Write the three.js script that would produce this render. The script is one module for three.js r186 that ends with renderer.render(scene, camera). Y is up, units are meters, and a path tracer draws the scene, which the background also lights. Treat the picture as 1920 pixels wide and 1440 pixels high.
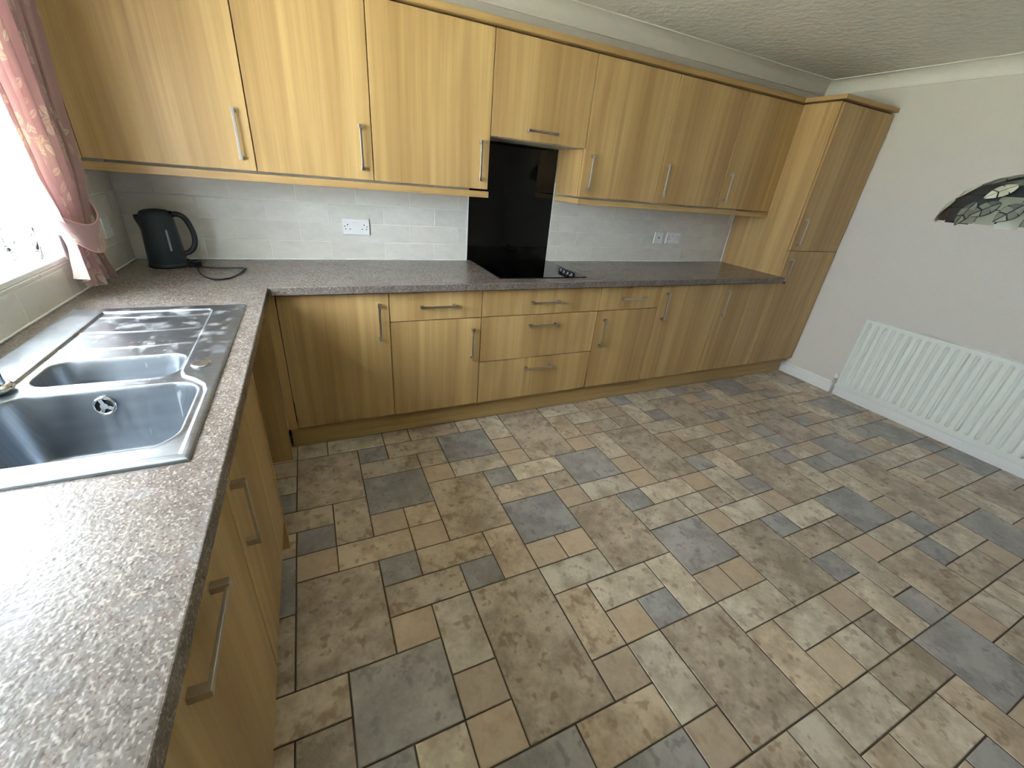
import * as THREE from 'three';
import { RoundedBoxGeometry } from 'three/addons/geometries/RoundedBoxGeometry.js';
import { mergeGeometries } from 'three/addons/utils/BufferGeometryUtils.js';

// ---------------------------------------------------------------- camera, sky, exposure
const scene = new THREE.Scene();
const camera = new THREE.PerspectiveCamera(2 * Math.atan(720 / 770.42) * 180 / Math.PI, 1920 / 1440, 0.02, 60);
camera.position.set(0.8115, 1.438, 2.6829);
{
  const m = new THREE.Matrix4().makeBasis(
    new THREE.Vector3(0.907669, 0.085105, 0.410967), new THREE.Vector3(0.116854, 0.889254, -0.442235), new THREE.Vector3(-0.40309, 0.449426, 0.797204));
  camera.quaternion.setFromRotationMatrix(m);
}
scene.background = new THREE.Color().setRGB(0.86, 0.97, 1.07);          // even overcast sky
scene.backgroundIntensity = 10;
const sun = new THREE.DirectionalLight(new THREE.Color(1.0, 0.95, 0.90), 85);     // high sun behind the house: it lights the lawn outside, none of it enters the window
sun.position.set(9, 14, 3); sun.target.position.set(0, 0, 1.5); sun.castShadow = true; sun.shadow.mapSize.set(2048, 2048);
Object.assign(sun.shadow.camera, { left: -30, right: 30, top: 30, bottom: -30, near: 1, far: 80 });
scene.add(sun, sun.target);
const renderer = new THREE.WebGLRenderer({ antialias: true });
renderer.toneMapping = THREE.LinearToneMapping;
renderer.toneMappingExposure = 2.7;
renderer.shadowMap.enabled = true;

// ---------------------------------------------------------------- helpers
let seed = 7;
const rnd = () => { seed = (seed * 1664525 + 1013904223) >>> 0; return seed / 4294967296; };
const rr = (a, b) => a + (b - a) * rnd();
const clamp = (x, a = 0, b = 1) => Math.min(b, Math.max(a, x));
const mix = (a, b, t) => a + (b - a) * t;
const sstep = (a, b, x) => { const t = clamp((x - a) / (b - a)); return t * t * (3 - 2 * t); };
const mixc = (a, b, t) => [mix(a[0], b[0], t), mix(a[1], b[1], t), mix(a[2], b[2], t)];
const hash = (x, y, s) => { let h = (x * 374761393 + y * 668265263 + s * 974634787) | 0; h = Math.imul(h ^ (h >>> 13), 1274126177); h ^= h >>> 16; return (h >>> 0) / 4294967296; };
function noise(u, v, pu, pv, s = 0) {            // value noise that repeats: pu by pv cells over u, v in 0..1
  const x = u * pu, y = v * pv, xi = Math.floor(x), yi = Math.floor(y), fx = x - xi, fy = y - yi;
  const a = fx * fx * (3 - 2 * fx), b = fy * fy * (3 - 2 * fy), X = (i) => ((i % pu) + pu) % pu, Y = (i) => ((i % pv) + pv) % pv;
  return mix(mix(hash(X(xi), Y(yi), s), hash(X(xi + 1), Y(yi), s), a), mix(hash(X(xi), Y(yi + 1), s), hash(X(xi + 1), Y(yi + 1), s), a), b);
}
function fbm(u, v, pu, pv, n, s = 0) { let t = 0, a = 0.5, w = 0; for (let i = 0; i < n; i++) { t += a * noise(u, v, pu << i, pv << i, s + i * 17); w += a; a *= 0.55; } return t / w; }
function tex(w, h, fn, srgb = true) {
  const d = new Uint8Array(w * h * 4);
  for (let y = 0; y < h; y++) for (let x = 0; x < w; x++) {
    const c = fn((x + 0.5) / w, (y + 0.5) / h), o = (y * w + x) * 4;
    for (let k = 0; k < 3; k++) d[o + k] = clamp(Math.round((Array.isArray(c) ? c[k] : c) * 255), 0, 255);
    d[o + 3] = 255;
  }
  const t = new THREE.DataTexture(d, w, h);
  t.wrapS = t.wrapT = THREE.RepeatWrapping; t.magFilter = THREE.LinearFilter; t.minFilter = THREE.LinearFilter;
  if (srgb) t.colorSpace = THREE.SRGBColorSpace;
  t.needsUpdate = true;
  return t;
}
const metres = (t, w, h = w) => { t.repeat.set(1 / w, 1 / h); return t; };      // uv in metres: one picture covers w x h
const rgb = (r, g, b) => [r / 255, g / 255, b / 255];
const std = (o) => new THREE.MeshStandardMaterial(o), phys = (o) => new THREE.MeshPhysicalMaterial(o);

const used = new Set();
function numbered(n) { if (!used.has(n)) { used.add(n); return n; } let k = 1; while (used.has(`${n}_${String(k).padStart(3, '0')}`)) k++; const m = `${n}_${String(k).padStart(3, '0')}`; used.add(m); return m; }
function tag(o, label, category, group) { o.userData.label = label; o.userData.category = category; if (group) o.userData.group = group; return o; }
function thing(name, label, category, pos = [0, 0, 0], group) {
  const g = new THREE.Group(); g.name = numbered(name); g.position.set(...pos); scene.add(g);
  return tag(g, label, category, group);
}
function part(name, geo, mat, parent, label) { const m = new THREE.Mesh(geo, mat); m.name = name; parent.add(m); if (label) m.userData.label = label; return m; }
function solo(name, geo, mat, label, category, pos = [0, 0, 0], group) { const m = new THREE.Mesh(geo, mat); m.name = numbered(name); m.position.set(...pos); scene.add(m); return tag(m, label, category, group); }
function structure(name, geo, mat, pos) { const m = geo ? new THREE.Mesh(geo, mat) : new THREE.Group(); m.name = name; used.add(name); if (pos) m.position.set(...pos); m.userData.kind = 'structure'; scene.add(m); return m; }

function metreUV(g, ou = 0, ov = 0, swap = false) {      // uv in metres from each face's own plane
  const p = g.attributes.position, n = g.attributes.normal, uv = new Float32Array(p.count * 2);
  for (let i = 0; i < p.count; i++) {
    const ax = Math.abs(n.getX(i)), ay = Math.abs(n.getY(i)), az = Math.abs(n.getZ(i));
    let u, v;
    if (az >= ax && az >= ay) { u = p.getX(i); v = p.getY(i); } else if (ax >= ay) { u = p.getZ(i); v = p.getY(i); } else { u = p.getX(i); v = p.getZ(i); }
    if (swap) [u, v] = [v, u];
    uv[2 * i] = u + ou; uv[2 * i + 1] = v + ov;
  }
  g.setAttribute('uv', new THREE.BufferAttribute(uv, 2));
  return g;
}
const plain = (g) => { const q = g.index ? g.toNonIndexed() : g; for (const k of Object.keys(q.attributes)) if (!['position', 'normal', 'uv'].includes(k)) q.deleteAttribute(k); return q; };
const merge = (list) => mergeGeometries(list.map(plain));
const bx = (x0, x1, y0, y1, z0, z1) => new THREE.BoxGeometry(x1 - x0, y1 - y0, z1 - z0).translate((x0 + x1) / 2, (y0 + y1) / 2, (z0 + z1) / 2);
const rbx = (x0, x1, y0, y1, z0, z1, r = 0.001, s = 1) => new RoundedBoxGeometry(x1 - x0, y1 - y0, z1 - z0, s, r).translate((x0 + x1) / 2, (y0 + y1) / 2, (z0 + z1) / 2);
const cyl = (r0, r1, h, n = 24) => new THREE.CylinderGeometry(r0, r1, h, n);
function gridGeo(nu, nv, fn, uvf, closedU = false) {
  const pos = [], uv = [], idx = [];
  for (let j = 0; j <= nv; j++) for (let i = 0; i <= nu; i++) { pos.push(...fn(i / nu, j / nv)); uv.push(...(uvf ? uvf(i / nu, j / nv) : [i / nu, j / nv])); }
  for (let j = 0; j < nv; j++) for (let i = 0; i < nu; i++) { const a = j * (nu + 1) + i, b = a + 1, c = a + nu + 1, d = c + 1; idx.push(a, b, d, a, d, c); }
  const g = new THREE.BufferGeometry();
  g.setAttribute('position', new THREE.Float32BufferAttribute(pos, 3)); g.setAttribute('uv', new THREE.Float32BufferAttribute(uv, 2)); g.setIndex(idx);
  g.computeVertexNormals();
  if (closedU) { const n = g.attributes.normal; for (let j = 0; j <= nv; j++) { const a = j * (nu + 1), b = a + nu, v = new THREE.Vector3(n.getX(a) + n.getX(b), n.getY(a) + n.getY(b), n.getZ(a) + n.getZ(b)).normalize(); n.setXYZ(a, v.x, v.y, v.z); n.setXYZ(b, v.x, v.y, v.z); } }
  return g;
}
// a slab with chamfered front edges: w by h in x, y; front at z = 0, back at z = -d; the corners wander by up to j
function slab(w, h, d, c, ou, ov, j = 0) {
  const q = () => rr(-j, j), cs = [[-1, -1], [1, -1], [1, 1], [-1, 1]].map(([a, b]) => [a * w / 2 + q(), b * h / 2 + q(), a, b]);
  const B = cs.map((p) => [p[0], p[1], -d]), M = cs.map((p) => [p[0], p[1], -c]), F = cs.map((p) => [p[0] - p[2] * c * 1.4, p[1] - p[3] * c * 1.4, 0]);
  const pos = [], quad = (a, b, e, f) => pos.push(...a, ...b, ...e, ...a, ...e, ...f);
  quad(...F);
  for (let k = 0; k < 4; k++) { const n = (k + 1) % 4; quad(M[k], M[n], F[n], F[k]); quad(B[k], B[n], M[n], M[k]); }
  const g = new THREE.BufferGeometry(); g.setAttribute('position', new THREE.Float32BufferAttribute(pos, 3)); g.computeVertexNormals();
  return metreUV(g, ou, ov);
}

// ---------------------------------------------------------------- materials
const oakFn = (u, v) => {                                  // 1.0 m across the grain, 1.6 m along it
  const w = u + 0.018 * (fbm(u, v, 3, 2, 2, 5) - 0.5) + 0.004 * (noise(u, v, 9, 5, 9) - 0.5);
  const broad = fbm(w, v, 14, 1, 2, 11), mid = fbm(w, v, 46, 2, 2, 23), fine = noise(w, v, 210, 6, 31), hair = noise(w, v, 420, 11, 41);
  const flame = Math.sin((fbm(w, v * 0.5, 5, 1, 2, 51) * 34 + v * 3) * 2.1) * sstep(0.55, 0.8, noise(u, v, 5, 2, 61));
  let t = 0.5 + 0.75 * (broad - 0.5) + 0.5 * (mid - 0.5) + 0.2 * (fine - 0.5) + 0.1 * flame;
  let c = mixc(rgb(164, 131, 84), rgb(206, 175, 120), clamp(t));
  if (hair > 0.8) c = mixc(c, rgb(132, 98, 56), (hair - 0.8) * 1.6 * noise(u, v, 30, 8, 71));
  return c;
};
const oakTex = metres(tex(1024, 1024, oakFn), 1.0, 1.6);
const oak = std({ map: oakTex, roughness: 0.42 });
const workFn = (u, v) => {
  const big = fbm(u, v, 5, 4, 3, 3), m = fbm(u, v, 44, 36, 3, 13), f = noise(u, v, 190, 150, 29), g = noise(u, v, 230, 190, 37), h = noise(u, v, 120, 90, 43);
  let c = mixc(rgb(95, 87, 82), rgb(130, 123, 116), clamp(0.5 + 1.0 * (m - 0.5) + 0.6 * (big - 0.5)));
  c = mixc(c, rgb(172, 163, 154), sstep(0.58, 0.88, f) * 0.7);
  c = mixc(c, rgb(76, 64, 60), sstep(0.66, 0.92, g) * 0.7);
  c = mixc(c, rgb(128, 104, 96), sstep(0.70, 0.92, h) * 0.3);
  return mixc(c, rgb(126, 124, 128), sstep(0.6, 0.75, fbm(u, v, 9, 8, 2, 57)) * 0.35);
};
const worktopMat = phys({ map: metres(tex(1024, 1024, workFn), 0.56), roughness: 0.24, specularIntensity: 0.6, bumpMap: metres(tex(512, 512, (u, v) => fbm(u, v, 60, 60, 2, 91), false), 0.3), bumpScale: 0.0004 });

function stone(dark, light, spot, s, contrast = 1, spots = 0.5) {
  return metres(tex(512, 512, (u, v) => {
    const a = fbm(u, v, 4, 4, 4, s), b = fbm(u, v, 13, 13, 3, s + 100), c = fbm(u, v, 60, 60, 2, s + 200);
    let k = mixc(dark, light, clamp(0.5 + contrast * (1.5 * (a - 0.5) + 1.1 * (b - 0.5) + 0.5 * (c - 0.5))));
    k = mixc(k, spot, sstep(0.60, 0.78, fbm(u, v, 22, 22, 3, s + 300)) * spots);
    return k;
  }), 0.62);
}
const stoneBump = metres(tex(512, 512, (u, v) => 0.6 * fbm(u, v, 16, 16, 4, 400) + 0.4 * fbm(u, v, 70, 70, 2, 410), false), 0.5);
const stoneKinds = {
  B: stone(rgb(148, 134, 117), rgb(194, 181, 164), rgb(116, 94, 76), 1, 1.1),
  T: stone(rgb(160, 143, 122), rgb(204, 189, 168), rgb(130, 106, 86), 2, 1.1),
  L: stone(rgb(172, 159, 140), rgb(214, 204, 187), rgb(142, 124, 106), 3, 1.1, 0.55),
  P: stone(rgb(174, 155, 133), rgb(200, 183, 162), rgb(156, 134, 112), 4, 0.7, 0.3),
  S: stone(rgb(136, 133, 132), rgb(170, 167, 165), rgb(112, 108, 108), 5, 0.95, 0.5),
};
const stoneMats = {};
for (const [k, t] of Object.entries(stoneKinds)) stoneMats[k] = [0.92, 1.0, 1.07].map((b, i) => std({ map: t, color: new THREE.Color(b, b * (1 - 0.012 * i), b * (1 - 0.03 * i)), roughness: 0.33, bumpMap: stoneBump, bumpScale: 0.0016 }));
const groutFloor = std({ color: new THREE.Color(0x43362a), roughness: 0.8 });
const glaze = [0, 1, 2].map((k) => std({
  map: metres(tex(256, 256, (u, v) => mixc(rgb(214, 212, 204), rgb(229, 227, 220), clamp(0.5 + 1.2 * (fbm(u, v, 3, 5, 3, 500 + k * 9) - 0.5) + 0.5 * (fbm(u, v, 20, 26, 2, 520 + k) - 0.5)))), 0.4, 0.3),
  color: new THREE.Color(0.95 + 0.025 * k, 0.95 + 0.025 * k, 0.95 + 0.025 * k), roughness: 0.3,
}));
const grout = std({ color: new THREE.Color(0xecebe6), roughness: 0.8 });
const bumpPlaster = metres(tex(512, 512, (u, v) => 0.6 * fbm(u, v, 40, 40, 3, 600) + 0.4 * fbm(u, v, 120, 120, 2, 610), false), 0.7);
const wallPaint = std({ color: new THREE.Color(0xdfdbd4), roughness: 0.85, bumpMap: bumpPlaster, bumpScale: 0.0008 });
const ceilPaint = std({ color: new THREE.Color(0xeeece6), roughness: 0.9, bumpMap: metres(tex(512, 512, (u, v) => fbm(u, v, 26, 26, 4, 620), false), 0.8), bumpScale: 0.006 });
const covePaint = std({ color: new THREE.Color(0xeeece6), roughness: 0.7 });
const gloss = std({ color: new THREE.Color(0xeff1ee), roughness: 0.28 });
const radPaint = std({ color: new THREE.Color(0xe9eee9), roughness: 0.3 });
const whitePlastic = std({ color: new THREE.Color(0xeceeef), roughness: 0.3 });
const upvc = std({ color: new THREE.Color(0xf2f4f4), roughness: 0.3 });
const brushed = std({ color: new THREE.Color(0.50, 0.475, 0.44), metalness: 1, roughness: 0.32 });
const chrome = std({ color: new THREE.Color(0.72, 0.74, 0.76), metalness: 1, roughness: 0.09 });
const darkHole = std({ color: new THREE.Color(0x15171a), roughness: 0.6 });
const blackGlass = phys({ color: new THREE.Color(0x030303), roughness: 0.04, specularIntensity: 0.9 });
const glassPane = phys({ color: 0xffffff, transmission: 1, thickness: 0, roughness: 0, ior: 1.5 });
const clearGlass = phys({ color: 0xffffff, transmission: 1, thickness: 0.01, roughness: 0.01, ior: 1.5, attenuationColor: new THREE.Color(0xd8f2f0), attenuationDistance: 0.3 });

// ---------------------------------------------------------------- room
const W = 4.7736, H = 2.33, D = 6.4, WT = 0.913;           // right wall, ceiling height, wall behind the camera, worktop top
const WIN = { z0: 0.64, z1: 2.24, y0: 1.03, y1: 2.06, out: -0.27 };

const floor = structure('floor', bx(-0.27, W + 0.1, -0.12, -0.0022, -0.1, D + 0.1), groutFloor);
{
  const CX = 0.1502, X0 = 0.0085, CZ = 0.1313, Z0 = -0.0024;
  const seen = 'T4,4,1,1 L5,4,2,1 T7,4,1,1 T8,4,2,1 L10,4,1,1 L11,4,1,2 B12,4,2,4 L14,4,2,1 T16,4,2,1 S18,4,1,1 L19,4,1,2 L20,4,2,1 S22,4,1,1 T23,4,1,1 S25,4,2,2 L27,4,1,1 P3,5,1,1 B4,5,2,3 S6,5,1,1 T7,5,2,1 S9,5,2,2 T14,5,1,2 L15,5,2,1 P17,5,1,1 L18,5,1,2 B20,5,2,3 P22,5,1,1 S23,5,1,1 L24,5,1,2 P27,5,1,1 B3,6,1,1 B6,6,2,1 B8,6,1,1 P11,6,1,1 T15,6,1,1 L16,6,1,1 B17,6,1,1 S19,6,1,1 T22,6,1,1 B25,6,1,1 T26,6,1,1 S3,7,1,1 S6,7,2,2 P8,7,1,1 L9,7,2,1 P11,7,1,1 P14,7,1,1 L15,7,1,2 B16,7,2,4 L18,7,2,1 S22,7,1,1 L23,7,1,2 B26,7,2,2 T3,8,2,1 T5,8,1,2 B8,8,2,3 S10,8,1,1 L11,8,2,1 S13,8,2,2 T18,8,1,2 L19,8,2,1 P21,8,1,1 L22,8,1,2 B24,8,2,3 L28,8,1,2 T3,9,1,1 S4,9,1,1 P6,9,1,1 T7,9,1,1 T10,9,2,1 B12,9,1,1 P15,9,1,1 B19,9,1,1 L20,9,1,1 B21,9,1,1 S23,9,1,1 S26,9,1,1 S3,10,1,2 P4,10,1,1 T5,10,2,1 P7,10,1,1 S10,10,2,2 P12,10,1,1 L13,10,2,1 P15,10,1,1 S18,10,1,1 L19,10,1,2 P20,10,1,1 L21,10,2,1 S23,10,1,1 L27,10,1,2 L28,10,2,1 B4,11,2,3 S6,11,1,1 T7,11,2,1 T9,11,1,2 B12,11,2,3 S14,11,1,1 L15,11,2,1 P17,11,1,1 L18,11,1,2 B20,11,2,3 S22,11,1,1 L23,11,1,1 S25,11,2,2 S29,11,2,2 B3,12,1,2 B6,12,2,1 S8,12,1,1 P10,12,1,1 P11,12,1,1 L14,12,2,1 L16,12,1,1 B17,12,1,1 S19,12,1,1 P27,12,1,1 P6,13,1,1 L7,13,1,2 B8,13,2,4 L10,13,2,1 S14,13,2,2 P16,13,1,1 L17,13,2,1 P19,13,1,1 L23,13,1,2 B24,13,2,4 L26,13,2,1 T3,14,2,1 S5,14,2,2 T10,14,1,2 L11,14,2,1 L13,14,1,2 B16,14,2,3 S18,14,1,1 L19,14,2,1 S21,14,2,2 T26,14,1,2 L27,14,2,1 B3,15,1,2 B4,15,1,2 P7,15,1,1 P11,15,1,1 S12,15,1,1 P14,15,1,1 P15,15,1,1 B18,15,2,1 B20,15,1,1 P23,15,1,1 P27,15,1,1 L28,15,2,1 S5,16,1,1 L6,16,1,1 P7,16,1,1 P10,16,1,1 L11,16,1,2 B12,16,2,3 L14,16,2,1 S18,16,1,1 L19,16,1,2 P20,16,1,1 L21,16,2,1 S23,16,1,1 P26,16,1,1 L27,16,1,2 T5,17,2,1 T14,17,1,2 L15,17,2,1 P17,17,1,1 L18,17,1,2 B20,17,2,2 S22,17,1,1 L23,17,2,1 S25,17,2,2 P11,18,1,1 P15,18,1,1 L16,18,1,1 B17,18,1,1 S19,18,1,1 T22,18,2,1 L14,19,2,1 B16,19,2,1 S18,19,2,2 P20,19,1,1 L21,19,1,1 L22,19,1,2 T14,20,1,1 L15,20,2,1 T17,20,1,2 B20,20,2,2';
  const taken = new Set(), list = [], put = (t, i, j, w, h) => { for (let a = 0; a < w; a++) for (let b = 0; b < h; b++) taken.add(`${i + a},${j + b}`); list.push([t, i, j, w, h]); };
  for (const s of seen.split(' ')) { const [i, j, w, h] = s.slice(1).split(',').map(Number); put(s[0], i, j, w, h); }
  const fits = (i, j, w, h, i1, j1) => { for (let a = 0; a < w; a++) for (let b = 0; b < h; b++) if (i + a > i1 || j + b > j1 || taken.has(`${i + a},${j + b}`)) return false; return true; };
  const sizes = [[2, 3, 'B'], [2, 2, 'S'], [2, 1, 'L'], [1, 2, 'L'], [2, 1, 'T'], [1, 2, 'T'], [1, 1, 'P'], [1, 1, 'S'], [1, 1, 'T']];
  const fill = (i0, i1, j0, j1) => { for (let j = j0; j <= j1; j++) for (let i = i0; i <= i1; i++) { if (taken.has(`${i},${j}`)) continue; let k = 0, c; do { c = sizes[k++ > 12 ? 6 : Math.floor(rnd() * 9)]; } while (!fits(i, j, c[0], c[1], i1, j1)); put(c[2], i, j, c[0], c[1]); } };
  fill(3, 31, 3, 21);
  const nNear = list.length;
  fill(0, 31, 22, 48);
  const rest = {};
  list.forEach(([t, i, j, w, h], n) => {
    const x0 = X0 + i * CX, z0 = Z0 + j * CZ, x1 = Math.min(W - 0.001, x0 + w * CX), z1 = z0 + h * CZ;
    if (x0 > W - 0.02) return;
    const g = slab(x1 - x0 - 0.0048, z1 - z0 - 0.0048, 0.004, 0.0018, rnd(), rnd(), 0.0007).rotateX(-Math.PI / 2).translate((x0 + x1) / 2, 0, (z0 + z1) / 2);
    const k = Math.floor(rnd() * 3);
    if (n < nNear) part('floor_tile', g, stoneMats[t][k], floor); else (rest[t + k] ??= []).push(g);
  });
  for (const [key, gs] of Object.entries(rest)) { const m = part('floor_tiles_behind', merge(gs), stoneMats[key[0]][+key[1]], floor); m.userData.kind = 'stuff'; }
}
structure('ceiling', metreUV(bx(-0.27, W + 0.1, H, H + 0.12, -0.1, D + 0.1)), ceilPaint);
const wallBack = structure('wall_back', metreUV(bx(-0.27, W + 0.1, 0, H, -0.1, 0)), wallPaint);
structure('wall_right', metreUV(bx(W, W + 0.1, 0, H, 0, D)), wallPaint);
structure('wall_front', metreUV(bx(-0.27, W + 0.1, 0, H, D, D + 0.1)), wallPaint);
const wallLeft = structure('wall_left', metreUV(merge([bx(WIN.out, 0, 0, H, 0, WIN.z0), bx(WIN.out, 0, 0, H, WIN.z1, D), bx(WIN.out, 0, 0, WIN.y0, WIN.z0, WIN.z1), bx(WIN.out, 0, WIN.y1, H, WIN.z0, WIN.z1)])), wallPaint);
structure('ground_outside', bx(-40, WIN.out, -0.35, -0.25, -30, 34), std({ color: new THREE.Color().setRGB(0.32, 0.34, 0.27), roughness: 1 }));
{
  const w = structure('window_1', null);
  const fx0 = WIN.out + 0.005, fx1 = WIN.out + 0.065, mid = (WIN.z0 + WIN.z1) / 2;
  part('window_frame', merge([rbx(fx0, fx1, WIN.y0, WIN.y0 + 0.07, WIN.z0, WIN.z1, 0.006, 2), rbx(fx0, fx1, WIN.y1 - 0.065, WIN.y1, WIN.z0, WIN.z1, 0.006, 2), rbx(fx0, fx1, WIN.y0, WIN.y1, WIN.z0, WIN.z0 + 0.065, 0.006, 2), rbx(fx0, fx1, WIN.y0, WIN.y1, WIN.z1 - 0.065, WIN.z1, 0.006, 2)]), upvc, w);
  part('mullion', rbx(fx0, fx1, WIN.y0 + 0.07, WIN.y1 - 0.065, mid - 0.035, mid + 0.035, 0.006, 2), upvc, w);
  for (const [a, b] of [[WIN.z0 + 0.06, mid - 0.03], [mid + 0.03, WIN.z1 - 0.06]]) part('window_pane', bx(WIN.out + 0.033, WIN.out + 0.037, WIN.y0 + 0.06, WIN.y1 - 0.06, a, b), glassPane, w);
  part('window_sill', rbx(WIN.out + 0.06, 0.006, WIN.y0, WIN.y0 + 0.018, WIN.z0 + 0.001, WIN.z1 - 0.001, 0.004, 2), gloss, w);
}
// coving: a concave quarter round along the walls
{
  const R = 0.085, prof = [[0, H], [0, H - R - 0.004], [0.004, H - R - 0.004]];
  for (let k = 0; k <= 10; k++) { const a = k / 10 * Math.PI / 2; prof.push([R + 0.004 - (R - 0.002) * Math.cos(a), H - R - 0.004 + (R - 0.002) * Math.sin(a)]); }
  prof.push([R + 0.006, H - 0.005], [R + 0.006, H]);
  const run = (len) => new THREE.ExtrudeGeometry(new THREE.Shape(prof.map(([a, b]) => new THREE.Vector2(a, b))), { depth: len, bevelEnabled: false });   // profile in x (from the wall), y; runs along z
  structure('trim_1', run(W).rotateY(-Math.PI / 2).translate(W, 0, 0), covePaint);                // back wall
  structure('trim_2', run(D).rotateY(Math.PI).translate(W, 0, D), covePaint);                     // right wall
  structure('trim_3', run(D), covePaint);                                                         // left wall
  const sk = new THREE.Shape([[0, 0], [0.018, 0], [0.018, 0.072], [0.014, 0.078], [0.014, 0.086], [0.008, 0.095], [0, 0.095]].map(([a, b]) => new THREE.Vector2(a, b)));
  structure('baseboard_right', new THREE.ExtrudeGeometry(sk, { depth: D - 0.515, bevelEnabled: false }).rotateY(Math.PI).translate(W, 0, D), gloss);
  structure('baseboard_front', new THREE.ExtrudeGeometry(sk, { depth: W, bevelEnabled: false }).rotateY(Math.PI / 2).translate(0, 0, D), gloss);
}
// wall tiles in stretcher bond, every tile its own piece on the wall
const ROWY = [0.9155, 1.0165, 1.1185, 1.2205, 1.3225, 1.4245];
function tileRun(wall, a0, a1, rows, offset, place) {
  for (const r of rows) {
    const y0 = ROWY[r] + 0.002, y1 = ROWY[r + 1] - 0.002, off = offset + (r % 2) * 0.15125;
    for (let k = -2; k < 20; k++) {
      const s = Math.max(a0, off + k * 0.3025), e = Math.min(a1, off + (k + 1) * 0.3025);
      if (e - s < 0.012) continue;
      const l = s === a0 ? s + 0.001 : s + 0.002, m = e === a1 ? e - 0.001 : e - 0.002;
      const g = slab(m - l, y1 - y0, 0.006, 0.0012, rnd() * 3, rnd() * 3, 0.0004);
      part('wall_tile', place(g, (l + m) / 2, (y0 + y1) / 2), glaze[Math.floor(rnd() * 3)], wall);
    }
  }
}
const onBack = (g, a, y) => g.translate(a, y, 0.008);
tileRun(wallBack, 0.008, 1.732, [0, 1, 2, 3, 4], 0.007, onBack);
tileRun(wallBack, 2.346, 4.144, [0, 1, 2, 3, 4], 0.007, onBack);
part('grout', merge([bx(0.004, 1.735, WT, 1.42, 0, 0.0066), bx(2.343, 4.15, WT, 1.42, 0, 0.0066)]), grout, wallBack);
part('tile_trim', merge([rbx(1.7325, 1.7385, WT + 0.001, 1.42, 0.0002, 0.011), rbx(2.3395, 2.3455, WT + 0.001, 1.42, 0.0002, 0.011), rbx(4.1445, 4.1525, WT + 0.001, 1.42, 0.0002, 0.012)]), whitePlastic, wallBack);
part('sealant_bead', merge([rbx(0.008, 1.737, WT, WT + 0.006, 0.004, 0.013, 0.002, 2), rbx(2.342, 4.152, WT, WT + 0.006, 0.004, 0.013, 0.002, 2)]), whitePlastic, wallBack);
const onLeft = (g, a, y) => g.rotateY(Math.PI / 2).translate(0.008, y, a);
tileRun(wallLeft, 0.009, WIN.z0 - 0.006, [0, 1, 2, 3, 4], 0.0995, onLeft);
tileRun(wallLeft, WIN.z0 - 0.006, 3.0, [0], 0.0995, onLeft);
for (let k = 0; k < 8; k++) { const a = 0.553 + k * 0.3025, l = Math.max(WIN.z0 - 0.006, a) + 0.002, m = Math.min(3.0, a + 0.3025) - 0.002; part('wall_tile', onLeft(slab(m - l, 0.0105, 0.006, 0.0012, rnd(), rnd()), (l + m) / 2, 1.0237), glaze[k % 3], wallLeft); }
part('grout', merge([bx(0, 0.0066, WT, 1.42, 0.004, WIN.z0 - 0.003), bx(0, 0.0066, WT, WIN.y0, WIN.z0 - 0.003, 3.0)]), grout, wallLeft);
part('sealant_bead', rbx(0.004, 0.013, WT, WT + 0.006, 0.012, 3.0, 0.002, 2), whitePlastic, wallLeft);
// tiled reveal of the window: the far jamb faces the room, the near one mirrors it
for (const [zj, s] of [[WIN.z0, 1], [WIN.z1, -1]]) {
  const ys = [1.048, 1.1185, 1.2205, 1.3225, 1.4245, 1.5265, 1.6285, 1.7305, 1.8325, 1.9345, WIN.y1];
  for (let k = 0; k + 1 < ys.length; k++) {
    const g = slab(0.196, ys[k + 1] - ys[k] - 0.004, 0.006, 0.0012, rnd(), rnd());
    if (s < 0) g.rotateY(Math.PI);
    part('wall_tile', g.translate(-0.104, (ys[k] + ys[k + 1]) / 2, zj + s * 0.008), glaze[k % 3], wallLeft);
  }
  part('grout', bx(-0.205, -0.002, 1.048, WIN.y1, Math.min(zj, zj + s * 0.0066), Math.max(zj, zj + s * 0.0066)), grout, wallLeft);
  part('tile_trim', rbx(-0.008, 0.0095, 1.034, WIN.y1, Math.min(zj - s * 0.006, zj + s * 0.0105), Math.max(zj - s * 0.006, zj + s * 0.0105), 0.003, 2), whitePlastic, wallLeft);
}

// ---------------------------------------------------------------- kitchen cabinets
const ZF = 0.5836, ZW = 0.3025;
const handleGeo = (() => {                                // bow handle with square feet, 0.194 long, upright, standing off +z
  const L = 0.194;
  return merge([rbx(-0.0075, 0.0075, -L / 2, -L / 2 + 0.017, 0, 0.03, 0.0012), rbx(-0.0075, 0.0075, L / 2 - 0.017, L / 2, 0, 0.03, 0.0012), rbx(-0.0055, 0.0055, -L / 2 + 0.002, L / 2 - 0.002, 0.023, 0.0295, 0.0012)]);
})();
function front(parent, kind, x0, x1, y0, y1, zf, handle, flip) {
  const g = 0.0023, th = 0.019, ou = rnd(), ov = rnd() * 1.6;
  const d = part(kind, metreUV(new RoundedBoxGeometry(x1 - x0 - 2 * g, y1 - y0 - 2 * g, th, 2, 0.0016), ou, ov), oak, parent);
  d.position.set((x0 + x1) / 2, (y0 + y1) / 2, zf - th / 2);
  if (handle) {
    const h = part('handle', handleGeo, brushed, d, 'brushed metal bow handle');
    h.position.set(handle[0] - d.position.x, handle[1] - d.position.y, th / 2 - 0.0002);
    if (handle[2] === 'h') h.rotation.z = Math.PI / 2;
  }
  return d;
}
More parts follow.
